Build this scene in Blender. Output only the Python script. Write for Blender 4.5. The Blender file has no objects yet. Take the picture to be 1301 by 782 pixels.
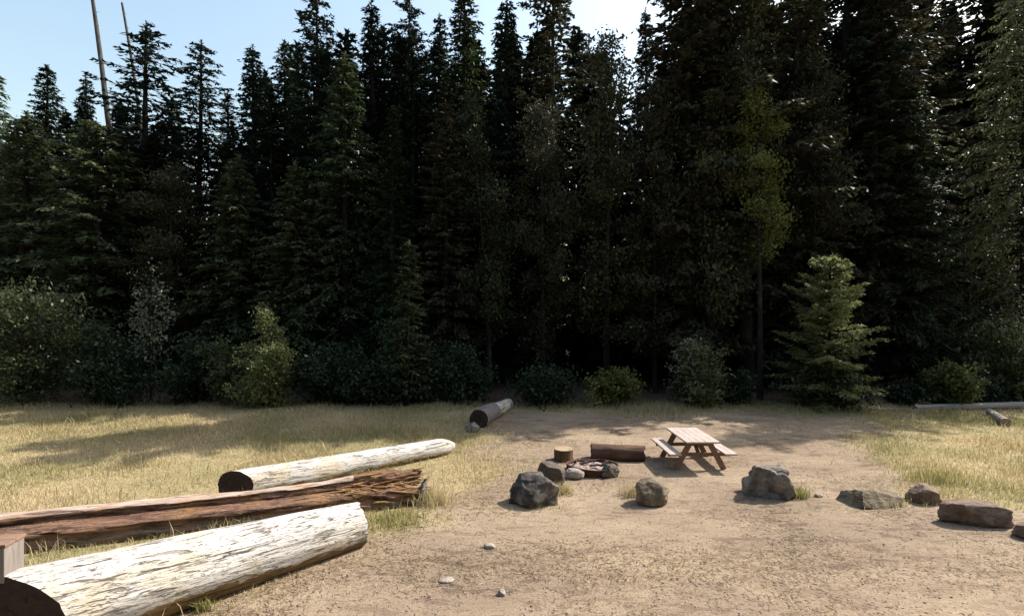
import bpy, bmesh, math, random
import numpy as np
from mathutils import Vector, Matrix, noise as mnoise

S = bpy.context.scene
COL = S.collection
R_ = math.radians
PI = math.pi

# ------------------------------------------------------------------ camera frame (only used to read positions off the site plan)
F, PX, PY, CAMH = 650.0, 650.5, 396.0, 4.0
def G(px, py, z=0.0):
    d = F * (CAMH - z) / (py - PY)
    return ((px - PX) / F * d, d)

SUN_AZ, SUN_EL = 64.0, 45.0       # degrees clockwise from +Y, above horizon

# ------------------------------------------------------------------ helpers
def put(o, parent=None):
    COL.objects.link(o)
    if parent is not None:
        o.parent = parent
    return o

def tag(o, label=None, cat=None, group=None, kind=None):
    if label: o["label"] = label
    if cat: o["category"] = cat
    if group: o["group"] = group
    if kind: o["kind"] = kind
    return o

def empty(name, loc=(0, 0, 0), rz=0.0):
    o = bpy.data.objects.new(name, None)
    o.location = loc
    o.rotation_euler = (0, 0, rz)
    o.empty_display_size = 0.2
    return put(o)

def np_mesh(name, V, Q=None, T=None, mat=None, smooth=False, color=None):
    """mesh out of numpy arrays: V (n,3), Q (m,4) quads, T (k,3) triangles"""
    me = bpy.data.meshes.new(name)
    V = np.asarray(V, dtype=np.float32)
    loops, starts, tot = [], [], 0
    if Q is not None and len(Q):
        Q = np.asarray(Q, dtype=np.int32)
        loops.append(Q.ravel()); starts.append(np.arange(len(Q)) * 4); tot = len(Q) * 4
    if T is not None and len(T):
        T = np.asarray(T, dtype=np.int32)
        loops.append(T.ravel()); starts.append(tot + np.arange(len(T)) * 3)
    L = np.concatenate(loops); st = np.concatenate(starts).astype(np.int32)
    me.vertices.add(len(V)); me.vertices.foreach_set("co", V.ravel())
    me.loops.add(len(L)); me.loops.foreach_set("vertex_index", L)
    me.polygons.add(len(st)); me.polygons.foreach_set("loop_start", st)
    me.update(calc_edges=True)
    me.validate()
    if smooth:
        me.polygons.foreach_set("use_smooth", np.ones(len(me.polygons), dtype=bool))
    if color is not None:
        a = me.color_attributes.new("tint", "FLOAT_COLOR", "POINT")
        c = np.ones((len(V), 4), dtype=np.float32); c[:, :3] = color
        a.data.foreach_set("color", c.ravel())
    if mat: me.materials.append(mat)
    return me

def obj(name, me, parent=None, loc=None):
    o = bpy.data.objects.new(name, me)
    if loc is not None: o.location = loc
    return put(o, parent)

def bm_obj(name, bm, mat, parent=None, smooth=False, loc=None):
    me = bpy.data.meshes.new(name)
    bm.normal_update()
    bm.to_mesh(me); bm.free()
    if smooth:
        for p in me.polygons: p.use_smooth = True
    me.materials.append(mat)
    return obj(name, me, parent, loc)

def add_box(bm, size, M, bevel=0.0):
    r = bmesh.ops.create_cube(bm, size=1.0, matrix=M @ Matrix.Diagonal((*size, 1)))
    vs = r["verts"]
    if bevel > 0:
        es = list({e for v in vs for e in v.link_edges})
        bmesh.ops.bevel(bm, geom=es, offset=bevel, segments=2, affect="EDGES", profile=0.6)

def board(bm, a, b, w, t, up=(0, 0, 1), bevel=0.006):
    """a board from a to b, width w (horizontal side), thickness t"""
    a, b = Vector(a), Vector(b)
    x = (b - a); L = x.length; x.normalize()
    up = Vector(up); y = up.cross(x).normalized(); z = x.cross(y)
    M = Matrix((x, y, z)).transposed().to_4x4(); M.translation = (a + b) / 2
    add_box(bm, (L, w, t), M, bevel)

def tube_np(P, rad, n=8, cap=True, rng=None, rough=0.0):
    """tube along points P (k,3) with radii rad (k,)"""
    P = np.asarray(P, float); k = len(P)
    T = np.gradient(P, axis=0); T /= np.linalg.norm(T, axis=1)[:, None] + 1e-9
    ref = np.array([0.0, 0.0, 1.0]) if abs(T[0, 2]) < 0.8 else np.array([1.0, 0.0, 0.0])
    A = np.cross(T, ref); A /= np.linalg.norm(A, axis=1)[:, None] + 1e-9
    B = np.cross(T, A)
    th = np.linspace(0, 2 * PI, n, endpoint=False)
    rr = np.asarray(rad, float)[:, None] * np.ones((1, n))
    if rng is not None and rough > 0:
        rr = rr * (1 + rough * rng.standard_normal((k, n)))
    V = P[:, None, :] + rr[..., None] * (A[:, None, :] * np.cos(th)[None, :, None] + B[:, None, :] * np.sin(th)[None, :, None])
    V = V.reshape(-1, 3)
    i = np.arange(k - 1)[:, None] * n; j = np.arange(n)[None, :]; j2 = (j + 1) % n
    Q = np.stack([i + j, i + j2, i + n + j2, i + n + j], -1).reshape(-1, 4)
    return V, Q

class Acc:
    def __init__(s): s.V = []; s.Q = []; s.n = 0
    def add(s, V, Q):
        s.V.append(V); s.Q.append(np.asarray(Q) + s.n); s.n += len(V)
    def get(s): return np.concatenate(s.V), np.concatenate(s.Q)

def unit(a): return a / (np.linalg.norm(a, axis=-1, keepdims=True) + 1e-9)

def cards(C, D, N, ln, wd, fold=0.0):
    """leaf diamonds: centre, direction, rough normal, length, width"""
    D = unit(D); Sd = unit(np.cross(D, N)); Nn = np.cross(Sd, D)
    ln = ln[:, None]; wd = wd[:, None]
    v0 = C - D * ln * .5
    v1 = C + Sd * wd * .5 + Nn * wd * fold - D * ln * .08
    v2 = C + D * ln * .5
    v3 = C - Sd * wd * .5 + Nn * wd * fold - D * ln * .08
    V = np.stack([v0, v1, v2, v3], 1).reshape(-1, 3)
    Q = np.arange(len(C) * 4).reshape(-1, 4)
    return V, Q

# ------------------------------------------------------------------ materials
class NT:
    def __init__(s, name):
        s.m = bpy.data.materials.new(name); s.m.use_nodes = True
        s.t = s.m.node_tree; s.t.nodes.clear()
        s.out = s.t.nodes.new("ShaderNodeOutputMaterial")
    def n(s, typ, **kw):
        nd = s.t.nodes.new(typ)
        for k, v in kw.items():
            if hasattr(nd, k): setattr(nd, k, v)
        return nd
    def l(s, a, b): s.t.links.new(a, b)
    def coord(s, scale=(1, 1, 1), kind="Object"):
        c = s.n("ShaderNodeTexCoord"); mp = s.n("ShaderNodeMapping")
        mp.inputs["Scale"].default_value = scale
        s.l(c.outputs[kind], mp.inputs["Vector"]); return mp.outputs["Vector"]
    def noise(s, vec, scale, detail=4, rough=.55, dist=0.0):
        nd = s.n("ShaderNodeTexNoise")
        nd.inputs["Scale"].default_value = scale; nd.inputs["Detail"].default_value = detail
        nd.inputs["Roughness"].default_value = rough; nd.inputs["Distortion"].default_value = dist
        s.l(vec, nd.inputs["Vector"]); return nd.outputs["Fac"]
    def ramp(s, fac, stops):
        r = s.n("ShaderNodeValToRGB"); e = r.color_ramp.elements
        while len(e) < len(stops): e.new(0.5)
        for k, (p, c) in enumerate(stops):
            e[k].position = p; e[k].color = (*c, 1) if len(c) == 3 else c
        s.l(fac, r.inputs["Fac"]); return r.outputs["Color"]
    def gray(s, fac, a, b):
        return s.ramp(fac, [(a, (0, 0, 0)), (b, (1, 1, 1))])
    def mix(s, fac, a, b, mode="MIX"):
        m = s.n("ShaderNodeMix"); m.data_type = "RGBA"; m.blend_type = mode
        if isinstance(fac, (int, float)): m.inputs[0].default_value = fac
        else: s.l(fac, m.inputs[0])
        for sk, v in ((6, a), (7, b)):
            if isinstance(v, tuple): m.inputs[sk].default_value = (*v, 1)
            else: s.l(v, m.inputs[sk])
        return m.outputs[2]
    def math(s, op, a, b=0.0):
        m = s.n("ShaderNodeMath"); m.operation = op
        for k, v in ((0, a), (1, b)):
            if isinstance(v, (int, float)): m.inputs[k].default_value = v
            else: s.l(v, m.inputs[k])
        return m.outputs[0]
    def bump(s, h, strength=.5, dist=.02, prev=None):
        b = s.n("ShaderNodeBump"); b.inputs["Strength"].default_value = strength
        b.inputs["Distance"].default_value = dist; s.l(h, b.inputs["Height"])
        if prev is not None: s.l(prev, b.inputs["Normal"])
        return b.outputs["Normal"]
    def bsdf(s, color, rough=.8, normal=None, spec=.3):
        p = s.n("ShaderNodeBsdfPrincipled")
        if isinstance(color, tuple): p.inputs["Base Color"].default_value = (*color, 1)
        else: s.l(color, p.inputs["Base Color"])
        p.inputs["Roughness"].default_value = rough
        p.inputs["Specular IOR Level"].default_value = spec
        if normal is not None: s.l(normal, p.inputs["Normal"])
        return p
    def done(s, p):
        s.l(p.outputs[0], s.out.inputs["Surface"]); return s.m

def leaf_mat(name, dark, light, transl=.25, rough=.5, spec=.35, scale=.9, vary=.5):
    t = NT(name)
    v = t.coord()
    clump = t.gray(t.noise(v, scale, 3), .35, .68)
    fine = t.gray(t.noise(v, 9.0, 2), .3, .7)
    c = t.mix(t.math("ADD", t.math("MULTIPLY", clump, .65), t.math("MULTIPLY", fine, .35)), dark, light)
    oi = t.n("ShaderNodeObjectInfo")
    hs = t.n("ShaderNodeHueSaturation")
    t.l(c, hs.inputs["Color"])
    t.l(t.math("ADD", t.math("MULTIPLY", oi.outputs["Random"], vary), 1 - vary / 2), hs.inputs["Value"])
    t.l(t.math("ADD", t.math("MULTIPLY", oi.outputs["Random"], -.05), .525), hs.inputs["Hue"])
    p = t.bsdf(hs.outputs["Color"], rough, None, spec)
    tr = t.n("ShaderNodeBsdfTranslucent"); t.l(hs.outputs["Color"], tr.inputs["Color"])
    mx = t.n("ShaderNodeMixShader"); mx.inputs[0].default_value = transl
    t.l(p.outputs[0], mx.inputs[1]); t.l(tr.outputs[0], mx.inputs[2])
    t.l(mx.outputs[0], t.out.inputs["Surface"])
    return t.m

def bark_mat(name, a, b, scale=3.0):
    t = NT(name); v = t.coord((1, 1, .22))
    n1 = t.noise(v, scale * 3, 5, .65); n2 = t.noise(t.coord(), .8, 3)
    c = t.mix(t.gray(n1, .35, .65), a, b)
    c = t.mix(t.math("MULTIPLY", t.gray(n2, .5, .8), .4), c, (.10, .11, .07))
    return t.done(t.bsdf(c, .9, t.bump(n1, .8, .03), .15))

def wood_mat(name, pale, mid, dark, crack=.5, patch=(.42, .30, .16), patch_amt=.4, axis=0, fine=14.0, bump=.02, bands=(.60, .70), dash=0.0, low_brown=None):
    """weathered wood whose grain runs along the object's own axis"""
    t = NT(name)
    def along(k):
        sc = [1, 1, 1]; sc[axis] = k
        return t.coord(tuple(sc))
    v = along(.12); v2 = t.coord((1, 1, 1)); v3 = along(.16); v4 = along(.13); v5 = along(.35)
    grain = t.noise(v, fine, 5, .6, .2)
    crk = t.noise(v, fine * .75, 3, .5, .8)
    flake = t.noise(v3, 13.0, 7, .72, .6)
    big = t.noise(v2, 1.6, 3)
    c = t.mix(t.gray(grain, .3, .7), mid, pale)
    c = t.mix(t.math("MULTIPLY", t.gray(big, .48, .68), patch_amt), c, patch)
    c = t.mix(t.math("MULTIPLY", t.gray(flake, bands[0], bands[1]), crack), c, dark)
    c = t.mix(t.math("MULTIPLY", t.gray(crk, .63, .68), crack), c, dark)
    h = t.math("SUBTRACT", t.math("ADD", grain, t.math("MULTIPLY", flake, -.8)), t.math("MULTIPLY", t.gray(crk, .6, .68), .6))
    if dash > 0:                                             # short checks and flaked slivers all over the weathered face
        d1 = t.noise(v4, 20.0, 5, .68, .7); d2 = t.noise(v5, 34.0, 3, .6, .4); area = t.noise(t.coord(), 2.3, 3)
        k1 = t.gray(t.math("ADD", d1, t.math("MULTIPLY", t.math("SUBTRACT", area, .5), .30)), .57, .64)
        k2 = t.gray(d2, .60, .66)
        c = t.mix(t.math("MULTIPLY", k2, dash * .6), c, (.30, .25, .20))
        c = t.mix(t.math("MULTIPLY", k1, dash), c, t.mix(t.gray(area, .4, .6), (.085, .068, .056), (.22, .185, .155)))
        h = t.math("SUBTRACT", h, t.math("ADD", t.math("MULTIPLY", k1, .9), t.math("MULTIPLY", k2, .4)))
    if low_brown is not None:                                     # ragged brown band along the lower part of the log
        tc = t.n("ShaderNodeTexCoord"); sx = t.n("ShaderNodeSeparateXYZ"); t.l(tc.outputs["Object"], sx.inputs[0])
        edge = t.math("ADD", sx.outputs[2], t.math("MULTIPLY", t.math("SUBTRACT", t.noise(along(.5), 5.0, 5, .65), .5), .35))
        c = t.mix(t.math("LESS_THAN", edge, low_brown), c, t.mix(t.gray(grain, .35, .65), (.15, .095, .05), (.30, .21, .11)))
    return t.done(t.bsdf(c, .85, t.bump(h, 1.0, bump), .2))

def rock_mat(name, a, b, stain, lichen=(.33, .33, .24), lich=.35, scale=1.0):
    t = NT(name); v = t.coord()
    n1 = t.noise(v, 4 * scale, 7, .65); n2 = t.noise(v, 22 * scale, 4, .7); n3 = t.noise(v, 2.2 * scale, 4, .6, .6)
    vr = t.n("ShaderNodeTexVoronoi"); vr.feature = "DISTANCE_TO_EDGE"; vr.inputs["Scale"].default_value = 3.0 * scale
    t.l(v, vr.inputs["Vector"])
    c = t.mix(t.gray(n1, .35, .65), a, b)
    c = t.mix(t.math("MULTIPLY", t.gray(n2, .5, .75), .5), c, stain)
    c = t.mix(t.math("MULTIPLY", t.gray(n3, .52, .62), lich), c, lichen)
    ge = t.n("ShaderNodeNewGeometry")
    h = t.math("ADD", t.math("MULTIPLY", n1, 1.0), t.math("MULTIPLY", n2, .35))
    return t.done(t.bsdf(c, .88, t.bump(h, 1.0, .05), .2))

M = {}
M["fir"] = leaf_mat("fir_needles", (.008, .017, .007), (.036, .058, .020), .22, .6, .15)
M["fir_blue"] = leaf_mat("blue_fir_needles", (.007, .014, .010), (.026, .042, .028), .18, .6, .15)
M["fir_lightened"] = leaf_mat("lightened_needles", (.022, .036, .014), (.10, .125, .055), .35, .5, .25, 1.4)  # needle colour lightened to stand for light flecks on the shaded trees
M["fir_far"] = leaf_mat("forest_needles", (.006, .011, .005), (.018, .028, .012), .12, .6, .15)
M["fir_young"] = leaf_mat("young_needles", (.065, .09, .036), (.27, .305, .12), .55, .5, .3, 1.6)
M["cedar"] = leaf_mat("cedar_sprays", (.035, .05, .022), (.12, .135, .06), .35, .5, .3)
M["olive"] = leaf_mat("olive_needles", (.018, .019, .011), (.085, .080, .042), .28, .6, .15)
M["leafy"] = leaf_mat("dark_leaves", (.018, .021, .010), (.085, .088, .036), .3, .55, .25)
M["alder"] = leaf_mat("alder_leaves", (.07, .09, .025), (.21, .215, .06), .5, .5, .3, 1.5)
M["shrub"] = leaf_mat("shrub_leaves", (.035, .048, .02), (.16, .18, .075), .5, .45, .4, 2.0)
M["shrub_dark"] = leaf_mat("dark_shrub_leaves", (.010, .020, .008), (.03, .05, .02), .25, .5, .3, 2.0)
M["shrub_pale"] = leaf_mat("pale_shrub_leaves", (.09, .11, .065), (.22, .24, .16), .3, .4, .5, 2.0)
M["bark"] = bark_mat("conifer_bark", (.010, .008, .007), (.03, .024, .02))
M["bark_grey"] = bark_mat("snag_wood", (.03, .028, .028), (.085, .08, .08))
M["log_white"] = wood_mat("bleached_log", (.56, .54, .52), (.44, .41, .38), (.20, .165, .135), .7, (.50, .40, .22), .45, bands=(.58, .72), bump=.04, dash=.95, low_brown=-.17)
M["log_white2"] = wood_mat("smooth_bleached_log", (.56, .54, .52), (.46, .43, .40), (.20, .16, .12), .6, (.46, .34, .18), .5, bands=(.60, .72), bump=.03, dash=.6, low_brown=-.12)
M["log_rot"] = wood_mat("rotten_log", (.50, .41, .35), (.28, .19, .145), (.055, .03, .022), .8, (.30, .16, .06), .6, bands=(.55, .66))
M["log_grey"] = wood_mat("grey_bark_log", (.20, .18, .18), (.11, .095, .095), (.03, .025, .025), .6, (.2, .17, .15), .3)
M["log_bark"] = wood_mat("brown_bark_log", (.10, .052, .036), (.055, .03, .022), (.02, .012, .01), .7, (.2, .12, .08), .3)
M["log_end"] = wood_mat("old_cut_end", (.06, .04, .033), (.035, .022, .018), (.012, .008, .007), .5, (.07, .05, .04), .3)
M["end_pale"] = wood_mat("pale_cut_end", (.34, .27, .19), (.26, .19, .12), (.2, .13, .08), .4, (.5, .36, .2), .3, axis=2)
M["plank"] = wood_mat("picnic_planks", (.42, .345, .315), (.31, .25, .22), (.12, .085, .07), .35, (.6, .48, .4), .3, axis=1, fine=20, bump=.004)
M["leg_wood"] = wood_mat("picnic_legs", (.24, .15, .10), (.16, .095, .065), (.06, .035, .025), .4, (.2, .13, .09), .3, axis=2, fine=18, bump=.004)
M["post"] = wood_mat("sawn_post", (.22, .195, .18), (.16, .14, .125), (.12, .09, .08), .4, (.33, .28, .25), .3, axis=2, fine=22, bump=.004)
M["post_top"] = wood_mat("sawn_post_top", (.22, .14, .10), (.16, .10, .07), (.12, .07, .05), .4, (.3, .2, .15), .3, axis=0, fine=22, bump=.004)
M["rock_grey"] = rock_mat("grey_granite", (.10, .085, .07), (.27, .235, .20), (.03, .025, .02), (.37, .33, .285), .35)
M["rock_dark"] = rock_mat("dark_mossy_rock", (.06, .05, .042), (.14, .115, .095), (.05, .05, .04), (.13, .12, .07), .3)
M["rock_brown"] = rock_mat("brown_rock", (.11, .072, .055), (.22, .16, .12), (.06, .042, .033), (.25, .20, .13), .4)
M["rock_olive"] = rock_mat("olive_rock", (.10, .078, .052), (.21, .168, .115), (.05, .04, .03), (.30, .25, .175), .45)
M["rock_pale"] = rock_mat("pale_stone", (.22, .19, .16), (.33, .29, .25), (.3, .25, .2), (.5, .46, .4), .2)
M["rust"] = rock_mat("rusty_iron", (.07, .035, .025), (.13, .07, .05), (.03, .02, .018), (.2, .1, .06), .4, 4)
M["ash"] = rock_mat("ash_bed", (.26, .17, .14), (.42, .33, .29), (.05, .04, .04), (.5, .45, .42), .4, 3)
M["char"] = rock_mat("charred_wood", (.02, .017, .016), (.05, .042, .04), (.01, .01, .01), (.12, .11, .10), .3, 3)
M["pebble"] = rock_mat("pebbles", (.22, .17, .13), (.42, .34, .27), (.12, .09, .07), (.5, .44, .36), .3, 1)
M["litter"] = rock_mat("twig_litter", (.08, .05, .035), (.22, .15, .10), (.05, .035, .025), (.3, .22, .15), .3, 1)

def grass_mat():
    t = NT("dry_grass")
    a = t.n("ShaderNodeVertexColor"); a.layer_name = "tint"
    p = t.bsdf(a.outputs["Color"], .6, None, .25)
    tr = t.n("ShaderNodeBsdfTranslucent"); t.l(a.outputs["Color"], tr.inputs["Color"])
    mx = t.n("ShaderNodeMixShader"); mx.inputs[0].default_value = .4
    t.l(p.outputs[0], mx.inputs[1]); t.l(tr.outputs[0], mx.inputs[2])
    t.l(mx.outputs[0], t.out.inputs["Surface"]); return t.m
M["grass"] = grass_mat()

# ------------------------------------------------------------------ ground
def sstep(a, b, x):
    t = np.clip((x - a) / (b - a), 0, 1); return t * t * (3 - 2 * t)

def fnoise(x, y, s, seed=0.0):
    return np.array([mnoise.noise((a * s + seed, b * s - seed, seed * .37)) for a, b in zip(np.ravel(x), np.ravel(y))]).reshape(np.shape(x))

LB_Y = [0, 6, 8.8, 10, 12, 14.5, 17, 18, 21, 24]
LB_X = [-6.5, -5.2, -3.0, -1.3, -.6, -.5, -.7, -.8, -.5, 0]
RB_Y = [0, 9.8, 10.6, 11.5, 13, 16, 20, 24]
RB_X = [40, 16.0, 8.4, 8.2, 9.4, 11.3, 14.0, 16]
def grass_cover(x, y, nz):
    """0 bare earth .. 1 full dry grass"""
    l = sstep(-.9, 1.1, np.interp(y, LB_Y, LB_X) - x + nz * 1.6)
    r = sstep(-1.0, 1.4, x - np.interp(y, RB_Y, RB_X) + nz * 1.6)
    e = .75 * sstep(19.4, 20.8, y + nz * 1.5)
    g = np.maximum(np.maximum(l, r), e)
    return g * (1 - .9 * sstep(21.6, 23.2, y + nz))

def gz(x, y, n1, n2):
    far = sstep(24, 60, np.hypot(x, y))
    return .05 * n1 + .018 * n2 + far * 1.2 * np.maximum(0, n1)

def ground():
    u = np.linspace(-1, 1, 331)
    gx = 24 * u + 380 * np.sign(u) * np.abs(u) ** 9
    v = np.linspace(0, 1, 261)
    gy = -3 + 28 * v + 420 * v ** 11
    gy = np.concatenate([[-400, -120, -40, -15, -7], gy])
    X, Y = np.meshgrid(gx, gy)
    n1 = fnoise(X, Y, .22, 3.1); n2 = fnoise(X, Y, 1.1, 7.7)
    Z = gz(X, Y, n1, n2)
    tx = np.array([G(*p)[0] for p in ((660, 790), (800, 735), (960, 690), (1120, 700), (1301, 745), (1500, 800))])
    ty = np.array([G(*p)[1] for p in ((660, 790), (800, 735), (960, 690), (1120, 700), (1301, 745), (1500, 800))])
    yc = np.interp(X, tx, ty) + .12 * n2
    tr1 = np.exp(-((Y - yc) / .26) ** 2) + .8 * np.exp(-((Y - yc - 1.45) / .22) ** 2)
    tr1 = np.clip(tr1, 0, 1) * (X > tx[0]) * (Y < 14)
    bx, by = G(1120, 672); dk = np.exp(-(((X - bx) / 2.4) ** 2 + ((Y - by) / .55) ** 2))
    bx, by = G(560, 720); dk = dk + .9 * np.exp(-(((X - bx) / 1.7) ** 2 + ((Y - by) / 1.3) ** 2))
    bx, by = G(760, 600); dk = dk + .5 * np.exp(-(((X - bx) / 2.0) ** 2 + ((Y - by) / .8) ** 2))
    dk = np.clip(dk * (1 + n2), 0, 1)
    Z = Z - .025 * tr1
    V = np.stack([X, Y, Z], -1).reshape(-1, 3)
    h, w = X.shape
    i = np.arange(h - 1)[:, None] * w; j = np.arange(w - 1)[None, :]
    Q = np.stack([i + j, i + j + 1, i + w + j + 1, i + w + j], -1).reshape(-1, 4)
    nz = fnoise(X, Y, .7, 1.3) * .7 + fnoise(X, Y, 2.1, 5.0) * .4
    g = grass_cover(X, Y, nz)
    duff = sstep(21.3, 22.8, Y + nz)
    green = np.clip(.5 + fnoise(X, Y, .35, 11.0) * .9 + .35 * sstep(13, 9, Y) * (X < 0), 0, 1)
    col = np.stack([g, duff, green], -1).reshape(-1, 3)
    t = NT("campsite_ground")
    a = t.n("ShaderNodeVertexColor"); a.layer_name = "tint"
    sp = t.n("ShaderNodeSeparateColor"); t.l(a.outputs["Color"], sp.inputs[0])
    v0 = t.coord(); vs = t.coord((.45, 1.3, 1))
    b = t.noise(t.coord((.35, .8, 1)), .9, 8, .66, .6); m = t.noise(vs, 3.2, 6, .7, .4); f = t.noise(v0, 26, 4, .75); ff = t.noise(v0, 90, 3, .7)
    dirt = t.ramp(b, [(.34, (.120, .083, .060)), (.47, (.200, .146, .103)), (.60, (.29, .222, .153))])
    ta = t.n("ShaderNodeVertexColor"); ta.layer_name = "track"
    ts = t.n("ShaderNodeSeparateColor"); t.l(ta.outputs["Color"], ts.inputs[0])
    dirt = t.mix(t.math("MULTIPLY", ts.outputs[0], t.gray(m, .75, .35)), dirt, (.34, .27, .19))
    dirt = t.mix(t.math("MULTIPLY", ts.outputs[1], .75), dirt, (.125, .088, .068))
    dirt = t.mix(t.math("MULTIPLY", t.gray(m, .50, .66), .65), dirt, (.12, .083, .06))
    dirt = t.mix(t.math("MULTIPLY", t.gray(m, .46, .32), .35), dirt, (.37, .29, .205))
    dirt = t.mix(t.math("MULTIPLY", t.gray(f, .54, .64), .7), dirt, (.075, .053, .038))
    dirt = t.mix(t.math("MULTIPLY", t.gray(ff, .55, .72), .35), dirt, (.42, .35, .28))
    gr = t.mix(sp.outputs[2], (.36, .28, .165), (.25, .215, .11))
    gr = t.mix(t.math("MULTIPLY", t.gray(f, .5, .7), .55), gr, (.12, .095, .045))
    gr = t.mix(t.math("MULTIPLY", t.gray(m, .5, .7), .4), gr, (.36, .29, .16))
    df = t.mix(t.gray(f, .4, .6), (.06, .042, .03), (.11, .08, .055))
    c = t.mix(sp.outputs[0], dirt, gr)
    c = t.mix(sp.outputs[1], c, df)
    h = t.math("ADD", t.math("MULTIPLY", m, 1.0), t.math("ADD", t.math("MULTIPLY", f, .35), t.math("MULTIPLY", ff, .12)))
    mat = t.done(t.bsdf(c, .95, t.bump(h, 1.0, .05), .1))
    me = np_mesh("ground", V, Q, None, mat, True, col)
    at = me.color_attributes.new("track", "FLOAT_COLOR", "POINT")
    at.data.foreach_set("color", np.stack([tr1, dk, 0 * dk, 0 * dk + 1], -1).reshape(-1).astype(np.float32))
    tag(obj("ground", me), "trampled tan dirt clearing running into dry meadow", None, None, "structure")
ground()

# ------------------------------------------------------------------ grass, litter
def blades(name, x, y, L, wd, col, lean=.5, seed=1, segs=2):
    r = np.random.default_rng(seed); n = len(x)
    z0 = gz(x, y, fnoise(x, y, .22, 3.1), fnoise(x, y, 1.1, 7.7)) - .015
    az = r.uniform(0, 2 * PI, n); b = r.uniform(.1, lean, n) * L
    fx, fy = np.cos(az), np.sin(az)
    fa = r.uniform(0, 2 * PI, n); sx, sy = np.cos(fa), np.sin(fa)
    def row(t, wf):
        cx = x + fx * b * t * t; cy = y + fy * b * t * t; cz = z0 + L * t * (1 - .25 * t * (b / L))
        h = wd * wf * .5
        return np.stack([cx - sx * h, cy - sy * h, cz], -1), np.stack([cx + sx * h, cy + sy * h, cz], -1)
    a0, b0 = row(0, 1); a1, b1 = row(.55, .85); a2, _ = row(1, 0)
    V = np.stack([a0, b0, b1, a1, a2], 1).reshape(-1, 3)
    k = np.arange(n) * 5
    Q = np.stack([k, k + 1, k + 2, k + 3], -1); T = np.stack([k + 3, k + 2, k + 4], -1)
    C = np.repeat(col[:, None, :], 5, 1).reshape(-1, 3)
    return np_mesh(name, V, Q, T, M["grass"], False, C)

def meadow(name, n, xr, yr, seed, pal, Lr, label, pw=1.0, keep=lambda x, y: np.ones(len(x), bool)):
    r = np.random.default_rng(seed)
    x = r.uniform(*xr, n); y = yr[0] + (yr[1] - yr[0]) * r.uniform(0, 1, n) ** pw
    ok = np.abs(x) < y * 1.12 + 1; x, y = x[ok], y[ok]
    nz = fnoise(x, y, .7, 1.3) * .7 + fnoise(x, y, 2.1, 5.0) * .4
    g = grass_cover(x, y, nz)
    clump = .45 + .9 * (fnoise(x, y, 1.7, 21.0) * .5 + .5)
    ok = (r.uniform(0, 1, len(x)) < g * clump) & keep(x, y); x, y = x[ok], y[ok]
    k = len(x)
    green = np.clip(.5 + fnoise(x, y, .35, 11.0) * .9 + .35 * sstep(13, 9, y) * (x < 0) + r.normal(0, .22, k), 0, 1)[:, None]
    col = pal[0] * (1 - green) + pal[1] * green
    col = col * r.uniform(.75, 1.25, (k, 1))
    L = r.uniform(*Lr, k) * (.7 + .5 * np.clip(fnoise(x, y, .9, 33.0) + .5, 0, 1))
    L = L * np.clip(.75 + 1.1 * fnoise(x, y, .55, 61.0), .45, 1.6)
    tall = (r.uniform(0, 1, k) < .05 * np.clip(fnoise(x, y, .8, 70.0) * 2 + .6, 0, 2)); L = np.where(tall, r.uniform(.22, .42, k), L)
    col = np.where(tall[:, None], np.array([.42, .34, .21]) * r.uniform(.7, 1.2, (k, 1)), col)
    wd = np.full(k, .009) * (1 + .04 * y)
    o = obj(name, blades(name, x, y, L, wd, col, .8, seed))
    tag(o, label, "grass", None, "stuff")

PAL = (np.array([.56, .45, .27]), np.array([.33, .295, .14]))
meadow("dry_grass", 300000, (-25, 1.5), (5, 23), 5, PAL, (.05, .19), "dry golden grass covering the meadow left of the logs", 1.0)
meadow("meadow_grass", 160000, (1.5, 25), (9.5, 23), 6, (np.array([.48, .38, .21]), np.array([.24, .245, .09])), (.06, .24),
       "yellow green dry grass behind the row of low rocks", 1.0)

def tuft(px, py, n, spread, L, label, pal=None, seed=0, z=0, name="grass_tuft"):
    r = np.random.default_rng(seed); X, Y = G(px, py)
    x = X + r.normal(0, spread, n); y = Y + r.normal(0, spread * .7, n)
    p = PAL if pal is None else pal
    g = r.uniform(0, 1, (n, 1)); col = (p[0] * (1 - g) + p[1] * g) * r.uniform(.7, 1.2, (n, 1))
    o = obj(name, blades(name, x, y, r.uniform(.4, 1, n) * L, np.full(n, .011), col, .7, seed))
    return tag(o, label, "grass", None, "stuff")

GREENER = (np.array([.40, .34, .14]), np.array([.16, .19, .05]))
tuft(1012, 630, 500, .14, .28, "grass tuft at the right foot of the big grey boulder", GREENER, 1)
tuft(1120, 640, 420, .22, .18, "pale grass tuft in front of the low broad dusty rock", None, 2)
tuft(500, 664, 700, .35, .22, "green and straw grass at the broken end of the rotten log", GREENER, 3)
tuft(545, 640, 500, .22, .45, "tall straw grass beside the rotten log end", None, 8)
tuft(258, 776, 110, .07, .26, "green grass tuft growing against the near bleached log", GREENER, 4)
tuft(806, 628, 260, .16, .34, "thin dry grass at the left side of the round rock", None, 5)
tuft(712, 625, 420, .14, .30, "thin dry grass beside the dark boulder pair", None, 6)
tuft(690, 640, 300, .35, .12, "short grass under the dark boulder", GREENER, 7)
tuft(1190, 612, 500, .35, .36, "green grass clump behind the low brown rocks", GREENER, 9)
tuft(700, 560, 500, 1.2, .10, "short scattered grass in the shaded clearing", None, 10)
tuft(840, 522, 1400, .9, .5, "tall straw grass at the forest edge behind the table", None, 11)

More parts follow.
